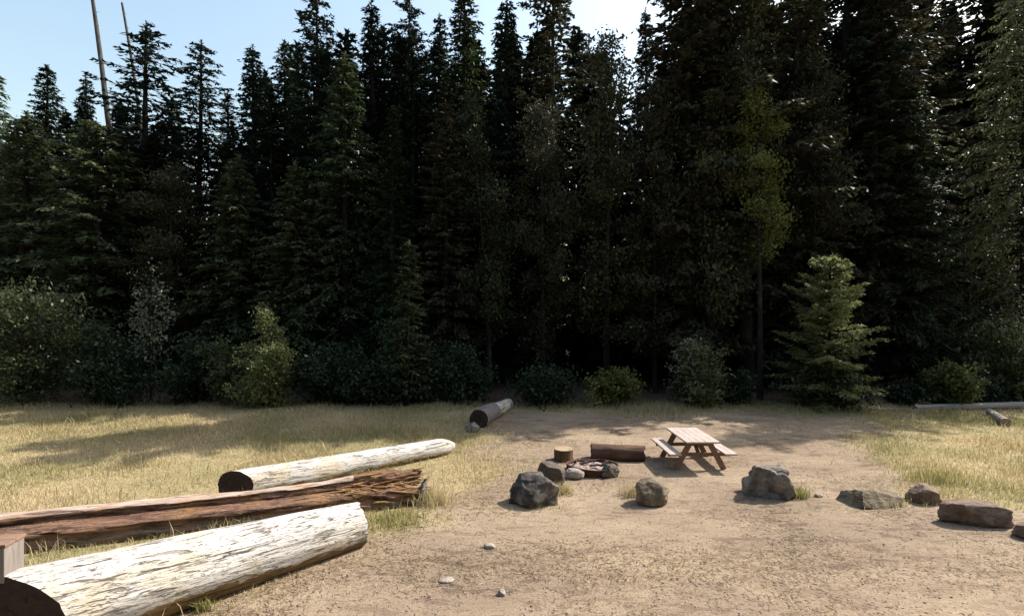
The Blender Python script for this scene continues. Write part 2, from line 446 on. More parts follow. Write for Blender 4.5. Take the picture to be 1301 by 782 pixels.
def scatter_stones(name, n, xr, yr, sr, mat, flat, label, seed, elong=1.0, pw=1.6):
    """loose pebbles / twig bits lying on the dirt: one uncountable mass"""
    r = np.random.default_rng(seed)
    y = yr[0] + (yr[1] - yr[0]) * r.uniform(0, 1, n) ** pw; x = r.uniform(-1, 1, n) * (y * 1.05 + .5)
    nz = fnoise(x, y, 1.3, 2.0)
    keep = (grass_cover(x, y, nz) < .55) & (nz + r.normal(0, .35, n) > -.15); x, y = x[keep], y[keep]; n = len(x)
    z = gz(x, y, fnoise(x, y, .22, 3.1), fnoise(x, y, 1.1, 7.7))
    s = sr[0] + (sr[1] - sr[0]) * r.uniform(0, 1, n) ** 3
    base = np.array([(1, 0, 0), (0, 1, 0), (-1, 0, 0), (0, -1, 0), (0, 0, 1), (.0, 0, -1)], float)
    tri = np.array([(0, 1, 4), (1, 2, 4), (2, 3, 4), (3, 0, 4), (1, 0, 5), (2, 1, 5), (3, 2, 5), (0, 3, 5)])
    P = base[None] * (1 + r.normal(0, .18, (n, 6, 1))) + r.normal(0, .12, (n, 6, 3))
    P[:, :, 0] *= elong; P[:, :, 2] *= flat
    P *= s[:, None, None]
    a = r.uniform(0, 2 * PI, n); ca, sa = np.cos(a)[:, None], np.sin(a)[:, None]
    Xr = P[:, :, 0] * ca - P[:, :, 1] * sa; Yr = P[:, :, 0] * sa + P[:, :, 1] * ca
    V = np.stack([Xr + x[:, None], Yr + y[:, None], P[:, :, 2] + z[:, None] + .3 * flat * s[:, None]], -1).reshape(-1, 3)
    T = (tri[None] + (np.arange(n) * 6)[:, None, None]).reshape(-1, 3)
    tag(obj(name, np_mesh(name, V, None, T, mat)), label, "ground litter", None, "stuff")
scatter_stones("gravel", 26000, None, (3.5, 20), (.005, .022), M["pebble"], .6, "loose gravel and small stones on the bare dirt", 3)
scatter_stones("twig_litter", 9000, None, (3.5, 21), (.003, .006), M["litter"], .8, "dark twig and bark litter on the bare dirt", 4, 7.0)

def straw():
    """flat-lying dead needles and straw on the bare dirt"""
    r = np.random.default_rng(12); n = 170000
    y = 4 + 16.5 * r.uniform(0, 1, n) ** 1.5; x = r.uniform(-1, 1, n) * (y * 1.05 + .5)
    g = grass_cover(x, y, fnoise(x, y, .7, 1.3) * .7)
    c = 1.3 * fnoise(x * .6, y, .8, 40.0) + .5 * fnoise(x, y, 3.5, 41.0) + .55 * sstep(-1.5, -.1, np.interp(y, LB_Y, LB_X) + .6 - x) * sstep(3.0, .5, x - np.interp(y, LB_Y, LB_X))
    ok = (g < .8) & (c + r.normal(0, .3, n) > .12); x, y = x[ok], y[ok]; n = len(x)
    z = gz(x, y, fnoise(x, y, .22, 3.1), fnoise(x, y, 1.1, 7.7)) + .006
    a = r.uniform(0, 2 * PI, n); L = r.uniform(.03, .13, n); w = r.uniform(.005, .011, n) * (1 + .04 * y)
    D = np.stack([np.cos(a), np.sin(a), r.normal(.05, .12, n)], -1)
    V, Q = cards(np.stack([x, y, z], -1), D, np.array([0, 0, 1.0]) + r.normal(0, .25, (n, 3)), L, w)
    k = r.uniform(0, 1, (n, 1)); col = np.where(k < .42, np.array([.12, .082, .055]), np.where(k < .75, np.array([.26, .19, .11]), np.array([.46, .37, .22]))) * r.uniform(.7, 1.2, (n, 1))
    tag(obj("straw_litter", np_mesh("straw_litter", V, Q, None, M["grass"], False, np.repeat(col, 4, 0))), "flat lying dead needles and straw on the dirt", "ground litter", None, "stuff")
straw()
def sparse_grass():
    r = np.random.default_rng(13); n = 60000
    y = 5 + 16 * r.uniform(0, 1, n); x = r.uniform(-1, 1, n) * (y * 1.05 + .5)
    l = x - np.interp(y, LB_Y, LB_X); q = np.interp(y, RB_Y, RB_X) - x
    p = .75 * sstep(3.2, -.5, l) * (l > -2) + .6 * sstep(3.0, -.5, q) * (q > -2) + .035
    c = fnoise(x, y, 1.5, 50.0)
    ok = r.uniform(0, 1, n) < p * np.clip(.35 + 1.4 * c, 0, 1); x, y = x[ok], y[ok]; n = len(x)
    k = r.uniform(0, 1, (n, 1)); col = (np.array([.46, .35, .17]) * (1 - k) + np.array([.30, .26, .11]) * k) * r.uniform(.75, 1.2, (n, 1))
    o = obj("sparse_grass", blades("sparse_grass", x, y, r.uniform(.03, .13, n), np.full(n, .010), col, .9, 14))
    tag(o, "thin scattered straw coloured grass along the dirt margins", "grass", None, "stuff")
sparse_grass()

# ------------------------------------------------------------------ trees
def conifer(seed, H, R, base=.10, step=.34, dens=9.0, droop=.35, up=.25, card=.24, wide=.075, gap=0.0, hang=.25, zj=.08, prof=.8, trunk_r=None, lean=0.0, ragged=.35):
    r = np.random.default_rng(seed)
    tr = Acc()
    k = 14; tz = np.linspace(0, 1, k)
    bend = np.stack([r.normal(0, .05) * np.sin(tz * 3 + r.uniform(0, 6)) * H * .12 + lean * H * tz, r.normal(0, .05) * np.sin(tz * 2.5 + r.uniform(0, 6)) * H * .12, tz * H], -1)
    bend[:, :2] -= bend[0, :2]
    r0 = trunk_r or H * .011
    tr.add(*tube_np(bend, r0 * (1 - tz) ** .8 + .015 + r0 * .5 * np.exp(-tz * 40), 9))
    org, az, ln = [], [], []
    z = base * H
    while z < H * .985:
        t = (z / H - base) / (1 - base)
        nb = r.integers(4, 7) if t < .9 else r.integers(3, 5)
        a0 = r.uniform(0, 2 * PI)
        for q in range(nb):
            if r.uniform() < gap: continue
            a = a0 + q * 2 * PI / nb + r.normal(0, .3)
            l = R * (1 - t) ** prof * (.55 + .45 * min(1, t / .12)) * r.uniform(1 - ragged * 1.3, 1 + ragged * .4) + .12
            org.append(max(.05, min(H * .985, z + r.normal(0, zj)))); az.append(a); ln.append(l)
        z += step * (.45 + .75 * (1 - t)) * r.uniform(.75, 1.25)
    org, az, ln = np.array(org), np.array(az), np.array(ln)
    tt = (org / H - base) / (1 - base)
    ox = np.interp(org, bend[:, 2], bend[:, 0]); oy = np.interp(org, bend[:, 2], bend[:, 1])
    O = np.stack([ox, oy, org], -1)
    A = np.stack([np.cos(az), np.sin(az), 0 * az], -1); B = np.stack([-np.sin(az), np.cos(az), 0 * az], -1)
    pu = up * (.2 + 1.3 * tt) + r.normal(0, .08, len(az)); dr = droop * (1.15 - .6 * tt) + r.normal(0, .06, len(az))
    def pt(i, t): return O[i] + A[i] * (ln[i] * t)[:, None] + np.array([0, 0, 1.0]) * (ln[i] * (pu[i] * t - dr[i] * t * t))[:, None]
    for i in range(len(az)):                               # woody limbs
        ts = np.linspace(0, .92, 4); P = pt(np.full(4, i), ts)
        tr.add(*tube_np(P, np.linspace(.012 + ln[i] * .012, .005, 4), 4))
    ks = (ln * dens + 5).astype(int)
    I = np.repeat(np.arange(len(az)), ks); n = len(I)
    t = r.uniform(.08, 1.0, n) ** .85
    P = pt(I, t)
    tan = unit(A[I] + np.array([0, 0, 1.0]) * (pu[I] - 2 * dr[I] * t)[:, None])
    sd = r.choice([-1, 1], n); phi = r.uniform(.35, 1.15, n)
    sl = np.clip(.14 + ln[I] * (1 - t) * .42 + r.normal(0, .05, n), .12, .95)
    D = tan * np.cos(phi)[:, None] + B[I] * (sd * np.sin(phi))[:, None] - np.array([0, 0, 1.0]) * (hang * r.uniform(.3, 1.6, n))[:, None]
    D = unit(D)
    m = np.maximum(2, (sl / (card * .55)).astype(int))
    J = np.repeat(np.arange(n), m); c = len(J)
    s = r.uniform(0.0, 1, c)
    Cc = P[J] + D[J] * (sl[J] * s)[:, None] + r.normal(0, .025, (c, 3)); Cc[:, 2] -= .18 * sl[J] * s * s
    Dd = D[J] + r.normal(0, .38, (c, 3)); N = np.array([0, 0, 1.0]) + r.normal(0, .45, (c, 3))
    V, Q = cards(Cc, Dd, N, card * r.uniform(.6, 1.25, c), wide * r.uniform(.6, 1.3, c), -.12)
    ca = Acc(); ca.add(V, Q)
    e = 60                                                  # leader
    lz = H * .9 + H * .1 * r.uniform(0, 1, e) ** .8; top = np.stack([np.interp(lz, bend[:, 2], bend[:, 0]), np.interp(lz, bend[:, 2], bend[:, 1]), lz], -1)
    ld = r.normal(0, 1, (e, 3)); ld[:, 2] = np.abs(ld[:, 2]) * .6 + .2
    ca.add(*cards(top + unit(ld) * .08, ld, r.normal(0, 1, (e, 3)), np.full(e, card), np.full(e, wide), 0))
    return tr.get(), ca.get()

def broadleaf(seed, H, R, base=.2, n_limb=14, leaf=.13, n_leaf=9000, prof="oval", trunk_r=.12, stems=1, cl=.45, irregular=.35):
    """trunk or stems, forked limbs, leaves gathered round the twig ends"""
    r = np.random.default_rng(seed); tr = Acc(); tips = []
    for sidx in range(stems):
        sa = r.uniform(0, 2 * PI); spread = (0 if stems == 1 else R * .65 * r.uniform(.15, 1))
        hh = H * (1 if sidx == 0 else r.uniform(.5, .97)) if stems > 1 else H
        k = 9; tz = np.linspace(0, 1, k)
        P = np.stack([np.cos(sa) * spread * tz + r.normal(0, .04) * H * tz ** 2, np.sin(sa) * spread * tz + r.normal(0, .04) * H * tz ** 2, hh * .96 * tz], -1)
        tr.add(*tube_np(P, trunk_r * (1 - tz) ** .8 + .01, 7))
        for b in range(n_limb):
            t = base + (1 - base) * ((b + r.uniform(0, 1)) / n_limb) * .97
            u = (t - base) / (1 - base)
            w = math.sin(PI * min(1, .12 + .85 * u)) ** .7 if prof == "oval" else (1 - u) ** .75 * (.6 + .4 * min(1, u / .15)) + .06
            l = R * w * r.uniform(1 - irregular, 1 + irregular * .35) * (.75 if stems > 1 else 1)
            o = np.array([np.interp(t, tz, P[:, q]) for q in range(3)])
            a = r.uniform(0, 2 * PI); upw = r.uniform(.05, .7)
            d = unit(np.array([math.cos(a), math.sin(a), upw]))
            ts = np.linspace(0, 1, 4)[:, None]
            L3 = o + d * l * ts + np.array([0, 0, 1.0]) * (.12 * l * ts * (1 - ts))
            tr.add(*tube_np(L3, np.linspace(trunk_r * .28 * (1 - t) + .012, .006, 4), 5))
            for q in range(4):
                f = .35 + .65 * (q + r.uniform(0, 1)) / 4
                tips.append((o + d * l * f + r.normal(0, .12 * l + .03, 3), .55 + .45 * f, l))
    T = np.array([x[0] for x in tips]); W = np.array([x[1] * (.3 + x[2]) for x in tips])
    J = r.choice(len(T), n_leaf, p=W / W.sum())
    sig = np.clip(R * .17 * cl / .45, .08, .42)
    C = T[J] + r.normal(0, 1, (n_leaf, 3)) * np.array([sig, sig, sig * .7])
    C[:, 2] = np.maximum(C[:, 2], .05)
    D = r.normal(0, 1, (n_leaf, 3)); D[:, 2] -= .3
    N = r.normal(0, .6, (n_leaf, 3)) + np.array([0, 0, .8])
    return tr.get(), cards(C, D, N, leaf * r.uniform(.6, 1.3, n_leaf), leaf * .6 * r.uniform(.6, 1.2, n_leaf), -.15)

PROTO = {}
def proto(key, gen, lm, bm="bark"):
    (tv, tq), (cv, cq) = gen
    PROTO[key] = (np_mesh("trunk", tv, tq, None, M[bm], True), np_mesh("crown", cv, cq, None, M[lm]), float(max(tv[:, 2].max(), cv[:, 2].max())))

proto("spire1", conifer(11, 22, 2.7, .06, .34, hang=.35, wide=.10, prof=.68, ragged=.5, dens=11), "fir")
proto("spire2", conifer(12, 22, 2.3, .06, .34, droop=.5, wide=.10, hang=.4, prof=.7, ragged=.45, dens=11), "fir_blue")
proto("spire3", conifer(13, 22, 3.1, .08, .42, gap=.1, droop=.35, wide=.10, ragged=.55, prof=.55, dens=12), "fir_blue")
proto("open1", conifer(14, 22, 3.3, .25, .55, gap=.25, droop=.3, card=.27, wide=.10, ragged=.5, prof=.55, dens=12), "fir_blue")
proto("open2", conifer(15, 26, 3.8, .30, .75, gap=.28, droop=.2, card=.31, wide=.14, ragged=.6, dens=16, prof=.5), "olive")
proto("olive1", conifer(16, 22, 3.2, .05, .40, droop=.4, gap=.08, wide=.11, dens=12), "olive")
proto("olive2", conifer(17, 24, 3.6, .06, .42, droop=.3, gap=.1, prof=.55, wide=.14, dens=14, card=.29), "olive")
proto("full1", conifer(18, 16, 3.0, .04, .34, droop=.45, hang=.4, wide=.09), "fir_lightened")
proto("full2", conifer(19, 14, 3.3, .03, .36, droop=.45, hang=.4, prof=.6, wide=.09), "fir_lightened")
proto("thin1", conifer(20, 20, 1.5, .12, .34, gap=.1, droop=.4), "fir_blue")
proto("dim_sapling", conifer(27, 9, .95, .1, .3, gap=.1, droop=.3), "fir_lightened")
proto("cedar", conifer(21, 22, 5.2, .05, .42, droop=.62, up=.35, hang=.6, dens=8, card=.26, prof=.6), "cedar")
proto("young", conifer(22, 6.8, 2.5, .02, .20, dens=26, droop=.15, up=.45, card=.19, wide=.07, hang=.12, zj=.3, prof=.62, ragged=.75), "fir_young")
proto("sapling", conifer(23, 5.0, 1.45, .02, .15, dens=34, droop=.2, up=.6, card=.17, wide=.065, hang=.1, zj=.25, prof=.6, ragged=.7), "fir_young")
proto("leafy1", broadleaf(25, 20, 2.9, .12, 46, .22, 15000, "oval", .2, 1, .42, .5), "olive")
proto("leafy2", broadleaf(26, 22, 3.2, .15, 40, .24, 15000, "cone", .22, 1, .42, .5), "leafy")
proto("alder", broadleaf(24, 14, 1.3, .46, 26, .15, 8000, "oval", .12, 1, .5), "alder")

trees = []
def plant(key, px, D, label, ytop=None, H=None, group=None, name="conifer_tree", cat="tree", wide=1.0, rz=None, mat=None):
    tm, cm, h0 = PROTO[key]
    x = (px - PX) / F * D
    if H is None: H = CAMH + (PY - ytop) / F * D
    s = H / h0
    if key not in ("young", "sapling", "alder", "cedar", "leafy1", "leafy2"): wide *= 1.3
    o = empty(name, (x, D, -.12), random.uniform(0, 6.28) if rz is None else rz)
    o.scale = (s ** .6 * wide, s ** .6 * wide, s)
    put(bpy.data.objects.new("trunk", tm), o)
    c = put(bpy.data.objects.new("crown", cm), o)
    tag(o, label, cat, group)
    trees.append((px, D, ytop))
    return o
random.seed(4)
GRP = "conifers of the dark forest wall"
SKY = [  # prototype, px, distance, y of the top, width, label
 ("full1", -12, 31, 78, 1.0, "conifer cut by the left frame edge against the sky"),
 ("spire1", 60, 34, 78, .95, "short dark conifer left of the tall bare snag"),
 ("spire2", 106, 33, 90, .8, "small pointed conifer at the foot of the leaning snag"),
 ("open1", 186, 31, 33, 1.15, "broad layered conifer just right of the two bare snags"),
 ("spire3", 243, 31, 46, .95, "ragged conifer standing right of the broad layered conifer"),
 ("thin1", 287, 33, 108, 1.0, "low thin conifer in the sky notch"),
 ("spire2", 324, 29, 54, 1.0, "sharp pointed conifer right of the sky notch on the left"),
 ("spire1", 360, 29, 47, .8, "narrow conifer beside the sharp pointed conifer"),
 ("spire3", 412, 28, -12, .95, "tall layered conifer rising to the top edge left of centre"),
 ("thin1", 468, 29, -4, 1.1, "slim dark spire between two taller conifers"),
 ("open1", 517, 29, -26, .75, "open branched conifer with sky showing through its top"),
 ("spire2", 556, 30, 12, .8, "pointed conifer low between open and dense tops"),
 ("spire1", 592, 28, -22, .95, "dense dark conifer peak left of the bright sky gap"),
 ("spire2", 642, 27, -6, .95, "bushy conifer peak right of the bright sky gap"),
 ("open2", 702, 27, -70, .8, "broad open crowned tree with holes of sky at top centre"),
 ("open2", 748, 29, 40, .42, "low leafy top beside the white sky opening"),
 ("spire2", 822, 28, 6, .7, "narrow spire standing in the white sky opening"),
 ("olive2", 872, 26, -165, .85, "massive brownish conifer right of the white sky opening"),
 ("open2", 948, 26, -190, .95, "tall bare trunked conifer with clumped branches against the sky"),
 ("olive1", 1005, 26.5, -120, .9, "brownish conifer right of the bare trunked tree"),
 ("open1", 1062, 28, -140, 1.0, "thin foliaged conifer high above the young tree"),
 ("olive2", 1118, 29, -130, .9, "dense brownish conifer above and right of the young tree"),
 ("olive2", 912, 27, -100, .8, "dense brown crowned conifer just left of the bare trunked tree"),
 ("open2", 1180, 31, -120, .9, "straight conifer beside the sky hole at upper right"),
 ("spire3", 1240, 33, -110, 1.1, "dark conifer behind the drooping cedar"),
 ("olive1", 1310, 34, -120, 1.1, "conifer at the upper right corner behind the cedar"),
]
for k, px, D, yt, w, lab in SKY:
    if 300 < px < 830 or px > 1150: D += 2
    plant(k, px, D, lab, yt, None, GRP, wide=w)

FRONT = [
 ("full1", 30, 29, 135, 1.35, "sunlit green conifer low at the far left of the forest"),
 ("full2", 120, 28, 150, 1.3, "green bushy conifer below the leaning snag"),
 ("leafy1", 215, 27.5, 195, 1.0, "olive conifer with pale lit boughs below the layered conifer"),
 ("full1", 440, 27, 62, 1.0, "light green conifer in front of the slim spire"),
 ("full1", 300, 27.5, 190, 1.1, "shaded conifer under the sky notch"),
 ("full1", 378, 26.5, 200, 1.1, "deep green conifer below the pair of narrow conifers"),
 ("leafy2", 622, 25.5, 95, .8, "olive conifer below the bright sky gap"),
 ("olive2", 566, 26, 120, .7, "dark olive conifer below the pointed tops at centre"),
 ("leafy1", 690, 25.5, 110, .75, "brown green conifer below the broad open crown"),
 ("leafy2", 770, 26, 60, .95, "dark leafy conifer below the white sky opening"),
 ("leafy1", 832, 25.5, 95, .7, "brown green conifer below the narrow spire"),
 ("leafy2", 900, 25, -40, .85, "leafy conifer left of the bare trunked tree"),
 ("leafy1", 1035, 25.5, 60, .8, "dim brown conifer behind the yellow green alder"),
 ("olive1", 1108, 27.5, -110, .9, "dim conifer directly behind the young tree"),
 ("full1", 1160, 27, 90, .95, "dark conifer between young tree and cedar"),
 ("spire1", 500, 26, 130, .75, "shaded spruce behind the thin sapling"),
]
for k, px, D, yt, w, lab in FRONT:
    plant(k, px, D, lab, yt, None, GRP, wide=w)
plant("cedar", 1306, 24.5, "large drooping cedar with grey green sprays at the right edge", -60, None, GRP, "cedar_tree", wide=.95)
plant("alder", 966, 23.3, "slim yellow green leafy tree lit by sun beside bare trunk", 92, None, None, "alder_tree")
plant("young", 1054, 21.6, "young bright topped conifer standing alone in front of forest", 318, None, None, "young_conifer")

# the deep wood behind the edge trees: one mass
def wood():
    r = np.random.default_rng(77)
    gens = [conifer(31, 18, 3.0, .03, .55, dens=5, card=.45, wide=.17), conifer(32, 18, 3.4, .03, .6, dens=5, droop=.3, card=.45, wide=.17, prof=.65)]
    xs = [-60, -12, 60, 140, 250, 290, 330, 420, 640, 740, 800, 850, 900, 1400]
    ys = [125, 120, 120, 105, 110, 150, 80, 25, 20, 10, 112, 20, -30, -40]
    A, W = Acc(), Acc()
    for row, D0 in enumerate((30.5, 34, 38, 43)):
        nx = int(D0 * 2.9 / 2.5)
        for i in range(nx):
            X = -D0 * 1.3 + D0 * 2.75 * (i + r.uniform(.1, .9)) / nx
            D = D0 + r.uniform(-1.2, 1.6) + (2.5 if abs(X) / D0 > .75 else 0)
            px = X / D * F + PX
            ytop = np.interp(px, xs, ys) + r.uniform(0, 75)
            H = CAMH + (PY - ytop) / F * D
            (tv, tq), (cv, cq) = gens[r.integers(0, 2)]
            a = r.uniform(0, 6.28); ca, sa = math.cos(a), math.sin(a); s = H / 18
            R3 = np.array([[ca * s ** .5, -sa * s ** .5, 0], [sa * s ** .5, ca * s ** .5, 0], [0, 0, s]])
            off = np.array([X, D, -.1])
            A.add(cv @ R3.T + off, cq); W.add(tv @ R3.T + off, tq)
    for i in range(150):                                     # wood continued out of view left and behind, added to block sky fill
        a = R_(r.uniform(165, 372)); d = r.uniform(24, 36)
        X, D = d * math.cos(a) * 1.15 - 2, d * math.sin(a) * .75 - 3
        if X > -30 and D > -13: continue
        (tv, tq), (cv, cq) = gens[r.integers(0, 2)]
        b = r.uniform(0, 6.28); ca, sa = math.cos(b), math.sin(b); s = r.uniform(19, 28) / 18
        R3 = np.array([[ca * s * 1.2, -sa * s * 1.2, 0], [sa * s * 1.2, ca * s * 1.2, 0], [0, 0, s]])
        off = np.array([X, D, -.1]); A.add(cv @ R3.T + off, cq); W.add(tv @ R3.T + off, tq)
    root = empty("forest")
    tag(root, "deep dark conifer forest behind the edge trees", "forest", None, "stuff")
    v, q = A.get(); obj("crown", np_mesh("crown", v, q, None, M["fir_far"]), root)
    v, q = W.get(); obj("trunk", np_mesh("trunk", v, q, None, M["bark"], True), root)
wood()

# snags
def snag(px0, py0, px1, py1, D, label, r0, seed):
    r = np.random.default_rng(seed)
    x0, x1 = (px0 - PX) / F * D, (px1 - PX) / F * D
    z1 = CAMH + (PY - py1) / F * D; zb = CAMH + (PY - py0) / F * D
    k = 18; t = np.linspace(0, 1, k)
    sl = (x1 - x0) / (z1 - zb); xb = x0 - sl * zb
    P = np.stack([(x1 - xb) * t + .12 * np.sin(t * 7 + seed), 0 * t, z1 * t], -1)
    A = Acc(); A.add(*tube_np(P, r0 * (1 - t * .75) + .02, 8, rng=r, rough=.06))
    root = empty("dead_snag", (xb, D, -.1)); tag(root, label, "dead tree")
    v, q = A.get(); obj("trunk", np_mesh("trunk", v, q, None, M["bark_grey"], True), root)
    for i in range(12):
        u = r.uniform(.5, .99); p = np.array([np.interp(u, t, P[:, c]) for c in range(3)]); a = r.uniform(0, 6.28)
        d = np.array([math.cos(a), math.sin(a), r.uniform(-.2, .4)]) * r.uniform(.15, .55)
        v, q = tube_np(np.array([p, p + d * .5, p + d]), np.array([.025, .018, .007]), 4)
        obj("branch_stub", np_mesh("branch_stub", v, q, None, M["bark_grey"]), root)
snag(133, 110, 111, -30, 32, "tall bare leaning dead trunk against the left sky", .27, 1)
snag(166, 80, 154, 2, 36, "thinner pale dead trunk right of the leaning one", .2, 2)

# shrubs at the forest edge
def shrub(px, py, ytop, wpx, mat, label, seed, name="shrub", stems=5, n=7000, leaf=.17, prof="oval", base=.06, cl=.30, limb=15, wood="bark", irr=.6, dy=0):
    X, D = G(px, py); D += dy; X = (px - PX) / F * D
    H = CAMH + (PY - ytop) / F * D; R = wpx / F * D / 2
    if mat == "shrub_dark": prof = "cone" if seed % 2 else "oval"
    n = int(n * .7); R *= 1.08
    (tv, tq), (cv, cq) = broadleaf(seed, H, R, base, limb, leaf, n, prof, .035, stems, cl, irr)
    root = empty(name, (X, D, -.05)); tag(root, label, "shrub", "shrubs along the forest edge")
    obj("stems", np_mesh("stems", tv, tq, None, M[wood], True), root)
    obj("foliage", np_mesh("foliage", cv, cq, None, M[mat]), root)
    return root
shrub(24, 514, 350, 150, "shrub", "large grey green bush at the left frame edge", 41, n=16000, stems=7, leaf=.17, limb=14)
shrub(192, 508, 332, 80, "shrub_pale", "pale leaved spindly shrub in front of the dark wood at left", 42, stems=3, n=1500, leaf=.16, base=.4, irr=.6)
shrub(150, 512, 415, 130, "shrub_dark", "low dark bush right of the large grey green bush", 43, n=8000)
shrub(240, 511, 425, 110, "shrub_dark", "dark bush two left of the pointed sunlit young tree", 44, n=7000)
shrub(292, 514, 420, 70, "shrub", "thin grey shrub left of the pointed sunlit young tree", 45, n=3000, stems=3)
shrub(334, 516, 382, 92, "fir_young", "pointed sunlit bushy young tree at the meadow edge on the left", 60, "young_tree", stems=4, n=22000, leaf=.13, prof="cone", base=.03, cl=.26, limb=30, irr=.5)
shrub(415, 512, 440, 120, "shrub_dark", "low dark bush right of the pointed sunlit young tree", 46, n=7000)
shrub(520, 511, 402, 130, "shrub_dark", "tall dark bush around the thin sapling at centre left", 47, n=9000)
shrub(470, 513, 455, 110, "shrub_dark", "low shaded bush left of the tall dark bush", 48, n=6000)
shrub(590, 511, 432, 120, "shrub_dark", "dark bush just above the far fallen log", 49, n=8000)
plant("dim_sapling", 516, 21.8, "thin dark sapling rising above the centre left bushes", 300, None, None, "young_conifer", wide=1.0)
shrub(690, 513, 470, 110, "shrub_dark", "low dark undergrowth right of the far fallen log", 50, n=5000)
shrub(782, 514, 470, 75, "alder", "small rounded green bush behind the log bench", 51, n=4500)
shrub(885, 517, 430, 80, "shrub", "leafy bush with bright left side behind the picnic table", 52, n=6500)
shrub(872, 518, 420, 60, "shrub_pale", "spindly pale leaved shrub poking out of the leafy bush", 56, n=700, stems=3, leaf=.14, base=.5, irr=.6)
shrub(930, 515, 465, 60, "shrub_dark", "small dark bush between leafy bush and young tree", 53, n=3000)
shrub(1060, 516, 455, 120, "shrub_dark", "dark skirt of low bushes under the young tree", 54, n=5000, dy=-.2)
shrub(1202, 517, 458, 66, "alder", "rounded bright green bush left of the right edge bush", 55, n=6000)
shrub(1150, 514, 478, 70, "shrub_dark", "low dark bush right of the young tree", 57, n=3000)
shrub(1296, 512, 400, 80, "shrub", "tall grey green bush at the right frame edge", 58, n=8000, stems=6)
shrub(1245, 512, 465, 70, "shrub_dark", "dark bush behind the pale fallen pole", 59, n=4000)

# ------------------------------------------------------------------ logs (grain along local x)
def log_mesh(L, r0, r1, seed, amp=.05, n=56, k=90, oval=1.0, flute=.04, tip=0.0, sag=0.0, slant=0.0):
    """side wall and both end discs of a log lying along +x, its axis at z=0"""
    r = np.random.default_rng(seed)
    u = np.linspace(0, 1, k); th = np.linspace(0, 2 * PI, n, endpoint=False)
    U, TH = np.meshgrid(u, th, indexing="ij")
    rad = r0 + (r1 - r0) * U
    if tip > 0: rad = rad * (1 - np.clip((U - (1 - tip)) / tip, 0, 1) ** 2.2 * .75)
    cx, cy = np.cos(TH), np.sin(TH)
    nz = fnoise(U * L * .8 + cx * 1.2, cy * 1.2 + 3 * seed, 1.0, seed * 1.7)
    st = fnoise(U * L * .35 + cx * 4.5, cy * 4.5, 1.0, seed * .9 + 5)
    st2 = fnoise(U * L * 1.2 + cx * 9, cy * 9, 1.0, seed * .4 + 2)
    rad = rad * (1 + amp * nz + flute * st + flute * .6 * st2)
    bx = r.normal(0, .02) * np.sin(U * PI)
    V = np.stack([U * L, rad * cx + bx * L * .5, rad * cy * oval - sag * np.sin(U * PI)], -1)
    e0 = .03 * fnoise(cx[0] * 3, cy[0] * 3, 1.0, seed + 9); e1 = .06 * fnoise(cx[0] * 3, cy[0] * 3, 1.0, seed + 19)
    V[0, :, 0] += e0; V[-1, :, 0] += e1
    if slant: V[:, :, 0] -= slant * V[:, :, 1] * (1 - np.clip(U * 2.5, 0, 1))      # a slanting saw cut at the butt
    i = np.arange(k - 1)[:, None] * n; j = np.arange(n)[None, :]; j2 = (j + 1) % n
    Q = np.stack([i + j, i + n + j, i + n + j2, i + j2], -1).reshape(-1, 4)
    def disc(row, sgn):
        ring = V[row]; c = ring.mean(0); vs = [ring]; rings = 6
        for q in range(1, rings):
            f = 1 - q / rings
            p = c + (ring - c) * f; p[:, 0] -= sgn * .012 * q * .4 + r.normal(0, .006, n); vs.append(p)
        W = np.concatenate(vs + [c[None] - np.array([[sgn * .03, 0, 0]])])
        T = []; QQ = []
        for q in range(rings - 1):
            for a in range(n):
                b = (a + 1) % n
                f = (q * n + a, q * n + b, (q + 1) * n + b, (q + 1) * n + a)
                QQ.append(f if sgn > 0 else f[::-1])
        last = len(W) - 1
        for a in range(n):
            f = ((rings - 1) * n + a, (rings - 1) * n + (a + 1) % n, last)
            T.append(f if sgn > 0 else f[::-1])
        return W, np.array(QQ), np.array(T)
    return V.reshape(-1, 3), Q, disc(0, -1), disc(-1, 1)

def lay_log(name, a, b, r0, r1, mat, mat0, mat1, label, seed, cat="log", group=None, sink=.06, tip=0, **kw):
    a, b = Vector(a), Vector(b); L = (b - a).length
    V, Q, d0, d1 = log_mesh(L, r0, r1, seed, tip=tip, **kw)
    root = empty(name); tag(root, label, cat, group)
    root.location = (a.x, a.y, r0 - sink)
    dz = (r1 - sink) - (r0 - sink)
    root.rotation_euler = (0, -math.asin(max(-1, min(1, dz / L))), math.atan2(b.y - a.y, b.x - a.x))
    obj("trunk", np_mesh("trunk", V, Q, None, M[mat], True), root)
    obj("cut_end", np_mesh("cut_end", *d0, M[mat0]), root)
    obj("cut_end", np_mesh("cut_end", *d1, M[mat1]), root)
    return root

LG = "old logs lying at the clearing edge"
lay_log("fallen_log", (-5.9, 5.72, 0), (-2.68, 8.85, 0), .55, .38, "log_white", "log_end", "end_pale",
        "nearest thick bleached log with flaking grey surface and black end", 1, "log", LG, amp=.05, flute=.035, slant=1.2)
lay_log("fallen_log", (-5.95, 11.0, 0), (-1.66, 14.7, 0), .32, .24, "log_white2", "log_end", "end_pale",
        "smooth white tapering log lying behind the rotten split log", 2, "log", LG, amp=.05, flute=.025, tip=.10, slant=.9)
lay_log("fallen_log", (-1.15, 17.7, 0), (-.72, 19.3, 0), .34, .32, "log_grey", "log_end", "log_end",
        "short dark barked log with black end near the forest shade", 3, "log", LG)
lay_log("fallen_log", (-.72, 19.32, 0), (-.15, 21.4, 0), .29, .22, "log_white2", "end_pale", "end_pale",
        "pale debarked log end lying beyond the dark barked log", 4, "log", LG)

